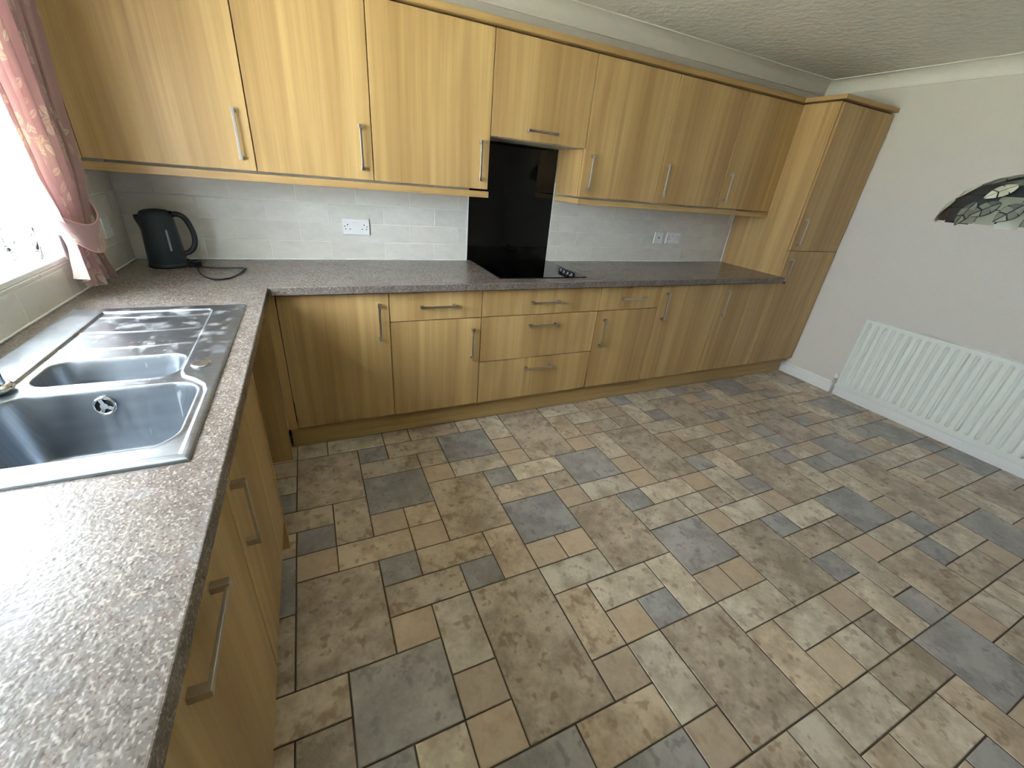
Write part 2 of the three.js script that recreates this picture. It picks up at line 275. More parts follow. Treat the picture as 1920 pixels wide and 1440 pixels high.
function carcass(parent, x0, x1, y0, y1, zb, zf, shelf = true) {
  const t = 0.018, z1 = zf - 0.0225, ps = [bx(x0, x0 + t, y0, y1, zb, z1), bx(x1 - t, x1, y0, y1, zb, z1), bx(x0 + t, x1 - t, y0, y0 + t, zb, z1), bx(x0 + t, x1 - t, y1 - t, y1, zb, z1), bx(x0 + t, x1 - t, y0 + t, y1 - t, zb, zb + 0.008)];
  if (shelf) ps.push(bx(x0 + t, x1 - t, (y0 + y1) / 2, (y0 + y1) / 2 + t, zb + 0.008, z1 - 0.04));
  return part('carcass', metreUV(merge(ps), rnd(), rnd()), oak, parent);
}
const yB = 0.15, yT = 0.866;
function baseUnit(label, x0, x1, fronts) {
  const c = thing('base_cabinet', label, 'cabinet', [0, 0, 0], 'base cabinets along the back wall');
  carcass(c, x0 + 0.0005, x1 - 0.0005, yB + 0.002, 0.8705, 0.02, ZF, false);
  for (const [kind, a, b, y0, y1, h] of fronts) front(c, kind, a, b, y0, y1, ZF, h);
  return c;
}
const X = [0.632, 1.1337, 1.6403, 2.4438, 2.9442, 3.5478, 4.1541, 4.7647];
const L1 = 0.7107, L2 = 0.43;
baseUnit('oak corner base cabinet with one plain door, half in shadow', X[0], X[1], [['door', X[0], X[1], yB, yT, [X[1] - 0.052, 0.717]]]);
baseUnit('oak base cabinet, one drawer above a door, next to the corner cabinet', X[1], X[2], [['drawer', X[1], X[2], L1, yT, [1.387, 0.788, 'h']], ['door', X[1], X[2], yB, L1, [X[2] - 0.052, 0.5555]]]);
baseUnit('wide oak base cabinet of three drawers below the black hob', X[2], X[3], [['drawer', X[2], X[3], L1, yT, [2.045, 0.787, 'h']], ['drawer', X[2], X[3], L2, L1, [2.045, 0.6445, 'h']], ['drawer', X[2], X[3], yB, L2, [2.045, 0.361, 'h']]]);
baseUnit('oak base cabinet, one drawer above a door, right of the three-drawer cabinet', X[3], X[4], [['drawer', X[3], X[4], L1, yT, [2.712, 0.788, 'h']], ['door', X[3], X[4], yB, L1, [X[3] + 0.058, 0.5615]]]);
baseUnit('oak base cabinet with a single full-height door, second from the tall cabinet', X[4], X[5], [['door', X[4], X[5], yB, yT, [X[4] + 0.06, 0.721]]]);
baseUnit('oak base cabinet with a single full-height door, directly beside the tall cabinet', X[5], X[6], [['door', X[5], X[6], yB, yT, [X[5] + 0.06, 0.717]]]);
{
  const c = thing('tall_cabinet', 'tall oak cabinet with an upper and a lower door against the right wall', 'cabinet');
  const t = 0.018, z1 = ZF - 0.0225;
  part('carcass', metreUV(merge([bx(X[6] + 0.0006, X[6] + t, yB, 2.0765, 0.014, z1), bx(X[7] - t, X[7], yB, 2.0765, 0.014, z1), bx(X[6] + t, X[7] - t, yB, yB + t, 0.014, z1), bx(X[6] + t, X[7] - t, 2.0585, 2.0765, 0.014, z1), bx(X[6] + t, X[7] - t, 1.1, 1.118, 0.014, z1 - 0.001), bx(X[6] + t, X[7] - t, yB + t, 2.05, 0.014, 0.022)]), 0.37, 0.21), oak, c);
  front(c, 'door', X[6], X[7], yB, 1.1085, ZF, [X[6] + 0.058, 0.956]);
  front(c, 'door', X[6], X[7], 1.1085, 2.0693, ZF, [X[6] + 0.053, 1.246]);
}
const U = [0.03, 0.6284, 1.1354, 1.7465, 2.3517, 2.9592, 3.5674, 4.1535], yU0 = 1.358, yU1 = 2.0755, yH = 1.6188;
function wallUnit(label, x0, x1, y0, h) {
  const c = thing('wall_cabinet', label, 'cabinet', [0, 0, 0], 'wall cabinets above the worktop');
  carcass(c, x0 + 0.0005, x1 - 0.0005, y0 + 0.002, yU1, 0.001, ZW);
  front(c, 'door', x0, x1, y0, yU1, ZW, h);
  return c;
}
const hy = 1.498;
wallUnit('oak wall cabinet in the left corner behind the pink curtain, above the kettle', U[0], U[1], yU0, [U[1] - 0.052, hy]);
wallUnit('narrow oak wall cabinet above the left double socket, second from the curtain', U[1], U[2], yU0, [U[2] - 0.052, hy]);
wallUnit('wide oak wall cabinet immediately left of the black splashback', U[2], U[3], yU0, [U[3] - 0.055, hy]);
{
  const c = wallUnit('short oak wall cabinet above the black splashback with a horizontal handle', U[3], U[4], yH, [2.052, 1.669, 'h']);
  part('extractor_panel', rbx(U[3] + 0.004, U[4] - 0.004, yH - 0.001, yH + 0.0018, 0.012, 0.279), std({ color: new THREE.Color(0xb9b7b0), roughness: 0.45 }), c, 'light grey extractor underside');
}
wallUnit('oak wall cabinet immediately right of the black splashback, above the bare right tiles', U[4], U[5], yU0, [U[4] + 0.053, hy]);
wallUnit('oak wall cabinet, the middle one of the three right of the splashback', U[5], U[6], yU0, [U[5] + 0.05, hy]);
wallUnit('oak wall cabinet touching the tall cabinet, rightmost of the wall cabinets', U[6], U[7], yU0, [U[6] + 0.045, hy]);
solo('filler_strip', metreUV(bx(0.0, 0.0295, yU0, yU1, ZW - 0.0215, ZW - 0.002), 0.2, 0.6), oak, 'thin oak filler strip between the left wall and the corner wall cabinet', 'filler strip');
solo('light_pelmet', metreUV(rbx(0.0, 1.752, 1.3175, 1.3495, 0.2845, 0.3035, 0.0015), 0.1, 0.4, true), oak, 'oak strip under the three wall cabinets left of the black splashback', 'pelmet');
solo('light_pelmet', metreUV(merge([rbx(2.3525, 4.153, 1.3175, 1.3495, 0.2845, 0.3035, 0.0015), rbx(2.3525, 2.3715, 1.3175, 1.3495, 0.0085, 0.284, 0.0015)]), 0.5, 0.9, true), oak, 'oak strip under the three wall cabinets right of the black splashback', 'pelmet');
solo('cornice', metreUV(rbx(0.0, 4.1235, 2.0835, 2.113, 0.001, 0.318, 0.002), 0.3, 0.7, true), oak, 'long oak cornice strip running along the top of the wall cabinets', 'cornice');
solo('cornice', metreUV(rbx(4.1245, 4.7730, 2.0835, 2.111, 0.001, 0.598, 0.002), 0.8, 0.15, true), oak, 'short oak cornice board on top of the tall cabinet', 'cornice');
solo('plinth', metreUV(bx(0.5925, 4.7545, 0.0002, 0.1485, 0.502, 0.5198), 0.15, 0.3, true), oak, 'long oak plinth along the floor under the back base cabinets', 'plinth');
{
  const c = thing('corner_post', 'narrow oak corner post where the two runs of base cabinets meet', 'filler strip');
  part('front_strip', metreUV(bx(0.590, 0.6305, yB, 0.8705, 0.5646, ZF), 0.6, 0.1), oak, c);
  part('side_strip', metreUV(bx(0.572, 0.590, yB, 0.8705, 0.5646, 0.627), 0.3, 0.5), oak, c);
}
solo('end_panel', metreUV(bx(0.03, 0.592, 0.0002, 0.8705, 0.6274, 0.6454), 0.9, 0.2), oak, 'oak end panel facing the empty appliance gap under the sink worktop', 'panel');
solo('end_panel', metreUV(bx(0.03, 0.586, 0.0002, 0.8705, 1.2400, 1.2580), 0.4, 0.7), oak, 'oak end panel on the far side of the sink cabinet, mostly hidden by its door', 'panel');
function sinkUnit(label, za, zb, handle, horizontal) {    // a unit of the left run, front towards +x
  const c = thing('base_cabinet', label, 'cabinet', [0, 0, zb], 'base cabinets under the sink worktop');
  c.rotation.y = Math.PI / 2;
  const w = zb - za, g = bx(0.0005, w - 0.0005, 0, 0.0001, 0, 0.0001);
  const t = 0.018, z1 = 0.585 - 0.0225;
  part('carcass', metreUV(merge([bx(0.0005, t, yB, 0.72, 0.02, z1), bx(w - t, w - 0.0005, yB, 0.72, 0.02, z1), bx(t, w - t, yB, yB + t, 0.02, z1), bx(0.0005, w - 0.0005, 0.80, 0.8705, z1 - t, z1)]), rnd(), rnd()), oak, c);
  front(c, 'door', 0, w, yB, yT, 0.585, [zb - handle[0], handle[1], horizontal ? 'h' : 'v']);
}
sinkUnit('oak sink cabinet with an upright handle, beside the empty appliance gap', 1.2585, 1.84, [1.7915, 0.682]);
sinkUnit('oak base cabinet with a horizontal handle, nearest the camera at the bottom left', 1.84, 2.44, [2.152, 0.766], true);
sinkUnit('oak base cabinet under the end of the sink worktop, just outside the picture', 2.44, 3.04, [2.99, 0.682]);
solo('plinth', metreUV(bx(0.50, 0.53, 0.0002, 0.1485, 1.259, 3.04), 0.2, 0.9, true), oak, 'short oak plinth under the sink cabinets', 'plinth');

// ---------------------------------------------------------------- worktop, sink, tap, hob
const SK = { x0: 0.062, x1: 0.558, z0: 0.881, z1: 1.889 };
{
  const s = new THREE.Shape([[0.0135, 0.0135], [4.1525, 0.0135], [4.1525, 0.6200], [0.6110, 0.6200], [0.6110, 3.04], [0.0135, 3.04]].map(([a, b]) => new THREE.Vector2(a, b)));
  s.holes.push(new THREE.Path([[0.10, 0.91], [0.10, 1.862], [0.543, 1.862], [0.543, 0.91]].map(([a, b]) => new THREE.Vector2(a, b))));
  const g = new THREE.ExtrudeGeometry(s, { depth: 0.030, bevelEnabled: true, bevelThickness: 0.004, bevelSize: 0.004, bevelSegments: 3, curveSegments: 4 }).rotateX(Math.PI / 2).translate(0, WT - 0.004, 0);
  solo('worktop', metreUV(g), worktopMat, 'mottled brown and grey stone-effect worktop running round the corner under the window', 'worktop');
}
{
  const sink = thing('sink', 'stainless steel sink with one and a half bowls and a ribbed drainer', 'sink', [0, 0, 0]);
  const sdBox = (x, z, x0, x1, z0, z1, r) => { const qx = Math.abs(x - (x0 + x1) / 2) - (x1 - x0) / 2 + r, qz = Math.abs(z - (z0 + z1) / 2) - (z1 - z0) / 2 + r; return Math.hypot(Math.max(qx, 0), Math.max(qz, 0)) + Math.min(Math.max(qx, qz), 0) - r; };
  const recess = [[0.152, 0.925], [0.452, 0.925], [0.463, 0.95], [0.4725, 1.47], [0.481, 1.501], [0.507, 1.526], [0.533, 1.562], [0.5425, 1.60], [0.5425, 1.868], [0.085, 1.868], [0.085, 1.50], [0.152, 1.468]];
  const sdPoly = (x, z) => { let d = 1e9, s = 1; for (let i = 0, n = recess.length, j = n - 1; i < n; j = i++) { const [ax, az] = recess[i], [bx_, bz] = recess[j], ex = bx_ - ax, ez = bz - az, wx = x - ax, wz = z - az, t = clamp((wx * ex + wz * ez) / (ex * ex + ez * ez)); d = Math.min(d, Math.hypot(wx - ex * t, wz - ez * t)); if ((az > z) !== (bz > z) && x < (bx_ - ax) * (z - az) / (bz - az) + ax) s = -s; } return s * d; };
  const wave = (x) => { const t = clamp((x - 0.155) / 0.31); return 0.010 * sstep(0.12, 0.38, t) - 0.010 * sstep(0.55, 0.98, t); };
  const topH = (x, z) => {
    let y = 0.0075;
    const edge = Math.min(x - SK.x0, SK.x1 - x, z - SK.z0, SK.z1 - z);
    if (edge < 1e-5) return 0.0003;
    y *= sstep(-0.008, 0.008, edge);
    const d = sdPoly(x, z);
    y -= 0.0058 * (1 - sstep(-0.007, 0.0, d));
    if (d < 0) for (const zr of [0.977, 1.12, 1.254]) { const k = (z - zr - wave(x)) / 0.0055; y += 0.0036 * Math.exp(-k * k) * sstep(0, 0.02, -d); }
    const main = sdBox(x, z, 0.155, 0.522, 1.532, 1.822, 0.062), half = sdBox(x, z, 0.176, 0.461, 1.337, 1.489, 0.045);
    const bowl = (q, depth, wall) => { const t = clamp(-q / wall); const lip = 0.0012 * Math.exp(-Math.pow((q - 0.004) / 0.004, 2)); return lip - depth * (t < 0.12 ? 0.5 * t * t / 0.12 : t > 0.86 ? 1 - 0.06 - Math.pow((1 - t) / 0.14, 2) * 0.07 + 0.06 : mix(0.06, 0.93, (t - 0.12) / 0.74)); };
    if (main < 0.03) y += bowl(main, 0.155, 0.030);
    if (half < 0.03) y += bowl(half, 0.10, 0.026);
    return y;
  };
  const nx = 248, nz = 504;
  const g = gridGeo(nx, nz, (u, v) => { const x = mix(SK.x0, SK.x1, u), z = mix(SK.z0, SK.z1, v); return [x, WT + topH(x, z), z]; }, (u, v) => [u * 0.496, v * 1.008]);
  g.index.array.reverse(); g.computeVertexNormals();
  const scale = tex(1024, 2048, (u, v) => {              // lime scale: dried drips and smears on the drainer, copied where they lie
    const x = SK.x0 + u * 0.496, z = SK.z0 + v * 1.008;
    const base = 0.62 + 0.05 * (noise(u, v, 8, 420, 700) - 0.5) + 0.05 * (fbm(u, v, 6, 12, 3, 710) - 0.5);
    let c = [base * 0.96, base, base * 1.045];
    const onDrain = sstep(0.16, 0.2, x) * (1 - sstep(1.27, 1.32, z));
    const smear = sstep(0.58, 0.76, fbm(u + 0.02 * noise(u, v, 9, 9, 3), v, 14, 22, 4, 720)) * onDrain * 0.55;
    const drip = sstep(0.87, 0.95, noise(u, v, 70, 150, 730)) * sstep(0.5, 0.65, fbm(u, v, 5, 10, 2, 740)) * sstep(0.3, 0.4, x) * 0.8;
    const crust = sstep(0.5, 0.68, fbm(u, v, 40, 70, 3, 750)) * Math.exp(-Math.pow((z - 1.235) / 0.016, 2)) * sstep(0.26, 0.31, x) * (1 - sstep(0.38, 0.42, x));
    return mixc(c, rgb(238, 240, 240), clamp(smear + drip + crust));
  });
  const rough = tex(512, 1024, (u, v) => { const r = 0.30 + 0.16 * fbm(u, v, 10, 20, 3, 760) + 0.12 * sstep(0.55, 0.7, fbm(u, v, 14, 22, 3, 720)); return [r, r, r]; }, false);
  for (const t of [scale, rough]) t.repeat.set(1 / 0.496, 1 / 1.008);
  part('basin', g, std({ map: scale, metalness: 1, roughness: 1, roughnessMap: rough }), sink);
  const of = part('overflow', merge([new THREE.TorusGeometry(0.0195, 0.0032, 8, 32), new THREE.CylinderGeometry(0.0075, 0.0082, 0.006, 20).rotateX(Math.PI / 2), ...[0.35, 2.7, 4.15].map((a) => rbx(-0.0042, 0.0042, 0, 0.018, -0.0015, 0.0015).rotateZ(a))]), chrome, sink, 'round chrome overflow grille');
  of.position.set(0.327, 0.878, 1.5455); of.rotation.x = -0.18;
  part('overflow_hole', new THREE.CylinderGeometry(0.018, 0.018, 0.003, 28).rotateX(Math.PI / 2), darkHole, of).position.set(0, 0, -0.004);
  part('plug_button', merge([cyl(0.019, 0.0195, 0.004, 32), new THREE.TorusGeometry(0.021, 0.0018, 6, 32).rotateX(Math.PI / 2).translate(0, -0.001, 0)]), std({ color: new THREE.Color(0.6, 0.61, 0.63), metalness: 1, roughness: 0.3 }), sink).position.set(0.506, WT + 0.0095, 1.442);
  part('waste', merge([new THREE.TorusGeometry(0.038, 0.004, 8, 36).rotateX(Math.PI / 2), cyl(0.034, 0.034, 0.004, 32)]), chrome, sink).position.set(0.335, WT - 0.1545, 1.68);
}
{
  const tap = thing('mixer_tap', 'chrome mixer tap on the window side of the sink, cut by the left edge', 'tap', [0.138, WT + 0.0085, 1.496]);
  part('base_ring', new THREE.LatheGeometry([[0.0, 0], [0.033, 0], [0.033, 0.006], [0.029, 0.012], [0.024, 0.014], [0, 0.014]].map(([a, b]) => new THREE.Vector2(a, b)), 36), chrome, tap);
  part('body', new THREE.LatheGeometry([[0.0215, 0.012], [0.0205, 0.02], [0.0195, 0.13], [0.021, 0.134], [0.021, 0.16], [0.016, 0.166], [0, 0.166]].map(([a, b]) => new THREE.Vector2(a, b)), 32), chrome, tap);
  part('spout', new THREE.TubeGeometry(new THREE.CatmullRomCurve3([[0, 0.15, 0], [0, 0.24, 0.005], [0.03, 0.30, 0.03], [0.08, 0.31, 0.075], [0.12, 0.27, 0.11]].map((p) => new THREE.Vector3(...p))), 40, 0.011, 16), chrome, tap);
  part('lever', rbx(-0.075, -0.012, 0.142, 0.152, -0.007, 0.007, 0.004, 2), chrome, tap);
}
{
  const hob = thing('hob', 'black glass ceramic hob set in the worktop with four knobs at its right', 'hob', [0, WT, 0]);
  part('glass_top', new RoundedBoxGeometry(0.592, 0.006, 0.508, 3, 0.0028).translate(2.054, 0.0032, 0.277), blackGlass, hob);
  const knobMat = std({ color: new THREE.Color(0x101018), roughness: 0.3 });
  for (let k = 0; k < 4; k++) {
    const kn = part('knob', merge([new THREE.LatheGeometry([[0, 0], [0.019, 0], [0.019, 0.004], [0.0165, 0.006], [0.0155, 0.018], [0.013, 0.0205], [0, 0.0205]].map(([a, b]) => new THREE.Vector2(a, b)), 28), rbx(-0.0035, 0.0035, 0.0195, 0.0245, -0.0145, 0.0145, 0.0012)]), knobMat, hob);
    kn.position.set(2.258, 0.0062, 0.372 + k * 0.0435); kn.rotation.y = 0.2;
    part('marker', rbx(-0.0016, 0.0016, 0.0245, 0.0251, 0.002, 0.013, 0.0002), whitePlastic, kn);
    part('marker', rbx(-0.021, -0.0165, 0.0048, 0.0062, -0.004, 0.004, 0.0004), whitePlastic, kn);
  }
}
solo('splashback', rbx(1.7395, 2.3385, WT + 0.0002, 1.6165, 0.001, 0.009, 0.001), blackGlass, 'tall black glass splashback behind the hob', 'splashback');

// ---------------------------------------------------------------- sockets and plates
function plate(label, category, x, y, w, h, group) {
  const p = thing('wall_socket', label, category, [x, y, 0.0082], group);
  part('face_plate', new RoundedBoxGeometry(w, h, 0.009, 3, 0.003).translate(0, 0, 0.0045), whitePlastic, p);
  return p;
}
function doubleSocket(label, x) {
  const p = plate(label, 'socket', x, 1.101, 0.147, 0.088);
  for (const s of [-1, 1]) {
    const r = part('rocker_switch', rbx(-0.006, 0.006, -0.009, 0.009, 0.008, 0.0125, 0.0015, 2), whitePlastic, p);
    r.position.set(s * 0.0095, 0.019, 0); r.rotation.x = 0.09;
    const hole = (dx, dy, w, h) => part('pin_hole', bx(-w / 2, w / 2, -h / 2, h / 2, 0.0082, 0.0094), darkHole, p).position.set(s * 0.045 + dx, dy, 0);
    hole(0, 0.011, 0.0042, 0.0085); hole(-0.0115, -0.0125, 0.007, 0.0042); hole(0.0115, -0.0125, 0.007, 0.0042);
    part('screw', new THREE.CylinderGeometry(0.0034, 0.0034, 0.0012, 14).rotateX(Math.PI / 2), std({ color: new THREE.Color(0x75777a), metalness: 0.8, roughness: 0.4 }), p).position.set(s * 0.0605, 0.002, 0.0093);
  }
}
doubleSocket('white double wall socket on the tiles left of the black splashback', 1.057);
doubleSocket('white double wall socket right of the hob, beside a small plate', 3.503);
{
  const p = plate('small white wall plate with a dark centre beside the right double socket', 'wall plate', 3.349, 1.0995, 0.087, 0.088);
  part('outlet_ring', new THREE.TorusGeometry(0.0075, 0.0014, 8, 24).translate(0, 0, 0.009), whitePlastic, p);
  part('outlet', new THREE.CylinderGeometry(0.0062, 0.0062, 0.002, 20).rotateX(Math.PI / 2).translate(0, 0, 0.0094), darkHole, p);
}
{
  const p = thing('wall_socket', 'pale blank wall plate on the left wall behind the curtain tieback', 'wall plate', [0.0082, 1.092, 0.237]);
  part('face_plate', new RoundedBoxGeometry(0.009, 0.086, 0.086, 3, 0.003).translate(0.0045, 0, 0), whitePlastic, p);
  for (const s of [-1, 1]) part('screw', new THREE.CylinderGeometry(0.0034, 0.0034, 0.0012, 14).rotateZ(Math.PI / 2), chrome, p).position.set(0.0093, 0, s * 0.03);
}

// ---------------------------------------------------------------- kettle
{
  const navy = std({ color: new THREE.Color(0x232d36), roughness: 0.42 }), navy2 = std({ color: new THREE.Color(0x1a2127), roughness: 0.5 });
  const k = thing('kettle', 'dark navy plastic electric kettle in the left corner of the worktop', 'kettle', [0.177, WT, 0.165]);
  const V = (l) => l.map(([a, b]) => new THREE.Vector2(a, b));
  part('power_base', new THREE.LatheGeometry(V([[0, 0], [0.077, 0], [0.079, 0.006], [0.077, 0.016], [0.0735, 0.018], [0, 0.018]]), 48), navy2, k);
  // body with the spout drawn out of its rim towards -x
  const body = gridGeo(72, 40, (u, v) => {
    const a = u * 2 * Math.PI, y = 0.0185 + v * 0.207;
    let r = mix(0.0755, 0.062, Math.pow(v, 0.9)) + 0.002 * Math.sin(v * Math.PI);
    const s = Math.pow(Math.max(0, -Math.cos(a)), 9) * sstep(0.66, 1, v);
    r += 0.021 * s;
    return [Math.cos(a) * r, y, -Math.sin(a) * r * (1 - 0.12 * s)];
  }, undefined, true);
  part('body', body, navy, k);
  part('lid', new THREE.LatheGeometry(V([[0.063, -0.001], [0.0625, 0.008], [0.056, 0.019], [0.042, 0.026], [0.02, 0.0295], [0, 0.03]]), 48).translate(0, 0.2245, 0), navy, k);
  part('lid_catch', rbx(0.03, 0.062, 0.238, 0.2475, -0.014, 0.014, 0.004, 2), navy2, k);
  const hc = new THREE.CatmullRomCurve3([[0.048, 0.228, 0], [0.078, 0.236, 0], [0.104, 0.222, 0], [0.122, 0.178, 0], [0.127, 0.13, 0], [0.115, 0.088, 0], [0.09, 0.064, 0], [0.066, 0.058, 0]].map((p) => new THREE.Vector3(...p)));
  part('handle', new THREE.TubeGeometry(hc, 48, 0.0115, 16).scale(1, 1, 1.35), navy2, k);
  const wn = part('water_gauge', new THREE.CapsuleGeometry(0.005, 0.085, 6, 12), std({ color: new THREE.Color(0x8d979f), roughness: 0.15 }), k, 'pale water level window');
  wn.position.set(0.037, 0.125, 0.0577); wn.rotation.set(-0.075, 0, 0.02);
  part('switch', rbx(0.066, 0.083, 0.022, 0.032, -0.01, 0.01, 0.003, 2), navy2, k);
}
{
  const c = thing('power_cord', 'black kettle flex looped on the worktop with its plug beside the kettle', 'cord', [0, WT, 0]);
  const black = std({ color: new THREE.Color(0x0d0e10), roughness: 0.4 });
  const pts = [[0.249, 0.008, 0.135], [0.262, 0.010, 0.115], [0.30, 0.0045, 0.20], [0.36, 0.0045, 0.228], [0.43, 0.0045, 0.238], [0.485, 0.006, 0.246], [0.502, 0.008, 0.262], [0.492, 0.0065, 0.31], [0.474, 0.0045, 0.40], [0.447, 0.0045, 0.462], [0.413, 0.0045, 0.478], [0.372, 0.0045, 0.440], [0.338, 0.0045, 0.365], [0.312, 0.008, 0.285], [0.300, 0.016, 0.232]];
  part('flex', new THREE.TubeGeometry(new THREE.CatmullRomCurve3(pts.map((p) => new THREE.Vector3(...p))), 160, 0.0038, 10), black, c);
  const pl = part('plug', merge([new RoundedBoxGeometry(0.036, 0.024, 0.034, 3, 0.006), new RoundedBoxGeometry(0.046, 0.03, 0.009, 3, 0.003).translate(0, 0, -0.018)]), black, c);
  pl.position.set(0.293, 0.0165, 0.208); pl.rotation.y = 1.05;
  for (const [x, y, w, h] of [[0, 0.0075, 0.004, 0.008], [-0.011, -0.007, 0.0065, 0.004], [0.011, -0.007, 0.0065, 0.004]]) part('pin', rbx(x - w / 2, x + w / 2, y - h / 2, y + h / 2, -0.04, -0.022, 0.0006), chrome, pl);
}

// ---------------------------------------------------------------- curtain, tieback, rail, vase
{
  const cv = document.createElement('canvas'); cv.width = 512; cv.height = 512;
  const q = cv.getContext('2d');
  q.fillStyle = '#c4a3a2'; q.fillRect(0, 0, 512, 512);
  seed = 99;
  const leaf = (x, y, a, l, w, fill) => {
    for (const dx of [-512, 0, 512]) for (const dy of [-512, 0, 512]) {
      q.save(); q.translate(x + dx, y + dy); q.rotate(a); q.beginPath(); q.moveTo(0, 0); q.bezierCurveTo(l * 0.3, -w, l * 0.7, -w, l, 0); q.bezierCurveTo(l * 0.7, w, l * 0.3, w, 0, 0);
      q.fillStyle = fill; q.fill(); q.strokeStyle = '#b08c88'; q.lineWidth = 1.6; q.beginPath(); q.moveTo(0, 0); q.lineTo(l * 0.92, 0); q.stroke(); q.restore();
    }
  };
  for (let s = 0; s < 9; s++) {
    const x = rnd() * 512, y = rnd() * 512, a = rnd() * 6.28;
    q.strokeStyle = '#dfcdb0'; q.lineWidth = 4;
    for (const dx of [-512, 0, 512]) for (const dy of [-512, 0, 512]) { q.beginPath(); q.moveTo(x + dx, y + dy); q.bezierCurveTo(x + dx + 50 * Math.cos(a), y + dy + 50 * Math.sin(a), x + dx + 90 * Math.cos(a + 0.7), y + dy + 90 * Math.sin(a + 0.7), x + dx + 130 * Math.cos(a + 0.3), y + dy + 130 * Math.sin(a + 0.3)); q.stroke(); }
    for (let k = 0; k < 6; k++) leaf(x + 22 * k * Math.cos(a + 0.3), y + 22 * k * Math.sin(a + 0.3), a + (k % 2 ? 1.1 : -0.6) + rr(-0.2, 0.2), rr(38, 66), rr(11, 20), ['#dccbb9', '#e2d5c2', '#d3beac'][k % 3]);
  }
  const fabric = new THREE.CanvasTexture(cv); fabric.wrapS = fabric.wrapT = THREE.RepeatWrapping; fabric.colorSpace = THREE.SRGBColorSpace; fabric.repeat.set(1 / 0.42, 1 / 0.42);
  const cloth = phys({ map: fabric, roughness: 0.5, sheen: 0.4, sheenRoughness: 0.5, sheenColor: new THREE.Color(0xffe6d8), side: THREE.DoubleSide, transmission: 0.28, thickness: 0 });
  const ys = [2.16, 1.8, 1.5, 1.33, 1.2, 1.14, 1.09, 1.02, 0.95], za = [0.40, 0.405, 0.452, 0.462, 0.508, 0.54, 0.545, 0.515, 0.483], zb = [1.02, 0.955, 0.865, 0.835, 0.775, 0.735, 0.722, 0.738, 0.760], am = [0.024, 0.026, 0.025, 0.024, 0.021, 0.016, 0.015, 0.02, 0.028];
  const look = (a, y) => { for (let i = 1; i < ys.length; i++) if (y >= ys[i]) { const t = (y - ys[i]) / (ys[i - 1] - ys[i]), s = t * t * (3 - 2 * t); return mix(a[i], a[i - 1], mix(t, s, 0.5)); } return a[a.length - 1]; };
  const NF = 7;
  const sheet = (off) => gridGeo(260, 110, (u, v) => {
    const hem = 0.968 + 0.02 * Math.sin(u * 9 + 1) - 0.022 * u, y = mix(2.16, hem, v), z0 = look(za, y), z1 = look(zb, y), A = look(am, y);
    const ph = u * NF * 2 * Math.PI + 0.35 * Math.sin(v * 2.2 + 7 * u) + 0.6, w = Math.sin(ph), s = w;
    const uu = u + 0.026 * Math.cos(ph) * (1 + 0.3 * Math.sin(u * 17));
    return [0.058 + A * s * (0.9 + 0.35 * Math.sin(u * 11 + 2)) + off, y, mix(z1, z0, clamp(uu, 0, 1))];
  }, (u, v) => [u * 1.25, -v * 1.2]);
  const cu = thing('curtain', 'dusty pink curtain with a gold leaf pattern gathered at the right of the window', 'curtain');
  part('drape', sheet(0), cloth, cu);
  const tb = thing('curtain_tieback', 'wide pink fabric tieback band holding the gathered curtain against the wall', 'tieback');
  const band = gridGeo(96, 14, (u, v) => {
    const a = u * 2 * Math.PI, cz = 0.634, fr = Math.max(0, Math.cos(a)), bulge = 1 + 0.05 * Math.sin(v * Math.PI);
    const hgt = mix(0.07, 0.098, fr), top = 1.216 - 0.056 * Math.pow(fr, 1.5) + 0.012 * Math.sin(a), y = top - v * hgt, taper = 1 - 0.22 * v;
    return [0.059 + 0.050 * Math.cos(a) * bulge, y, cz - 0.004 - (0.138 * taper) * Math.sin(a) * bulge];
  }, (u, v) => [u * 0.8, v * 0.1], true);
  part('band', band, cloth, tb);
  const edge = (v) => new THREE.TubeGeometry(new THREE.CatmullRomCurve3(Array.from({ length: 48 }, (_, i) => { const a = i / 48 * 2 * Math.PI, fr = Math.max(0, Math.cos(a)), hgt = mix(0.07, 0.098, fr), taper = 1 - 0.22 * v; return new THREE.Vector3(0.059 + 0.0505 * Math.cos(a), 1.216 - 0.056 * Math.pow(fr, 1.5) + 0.012 * Math.sin(a) - v * hgt, 0.630 - 0.1385 * taper * Math.sin(a)); }), true), 120, 0.0022, 6, true);
  part('piping', merge([edge(0), edge(1)]), std({ color: new THREE.Color(0xd9aba2), roughness: 0.6 }), tb);
  const rail = thing('curtain_rail', 'white curtain rail above the window', 'rail', [0.062, 2.172, 0]);
  part('rail_bar', rbx(-0.011, 0.011, -0.012, 0.012, 0.36, 2.55, 0.003, 2), gloss, rail);
  for (const z of [0.5, 1.44, 2.4]) part('bracket', rbx(-0.062, -0.008, -0.008, 0.012, z - 0.012, z + 0.012, 0.002), gloss, rail);
}
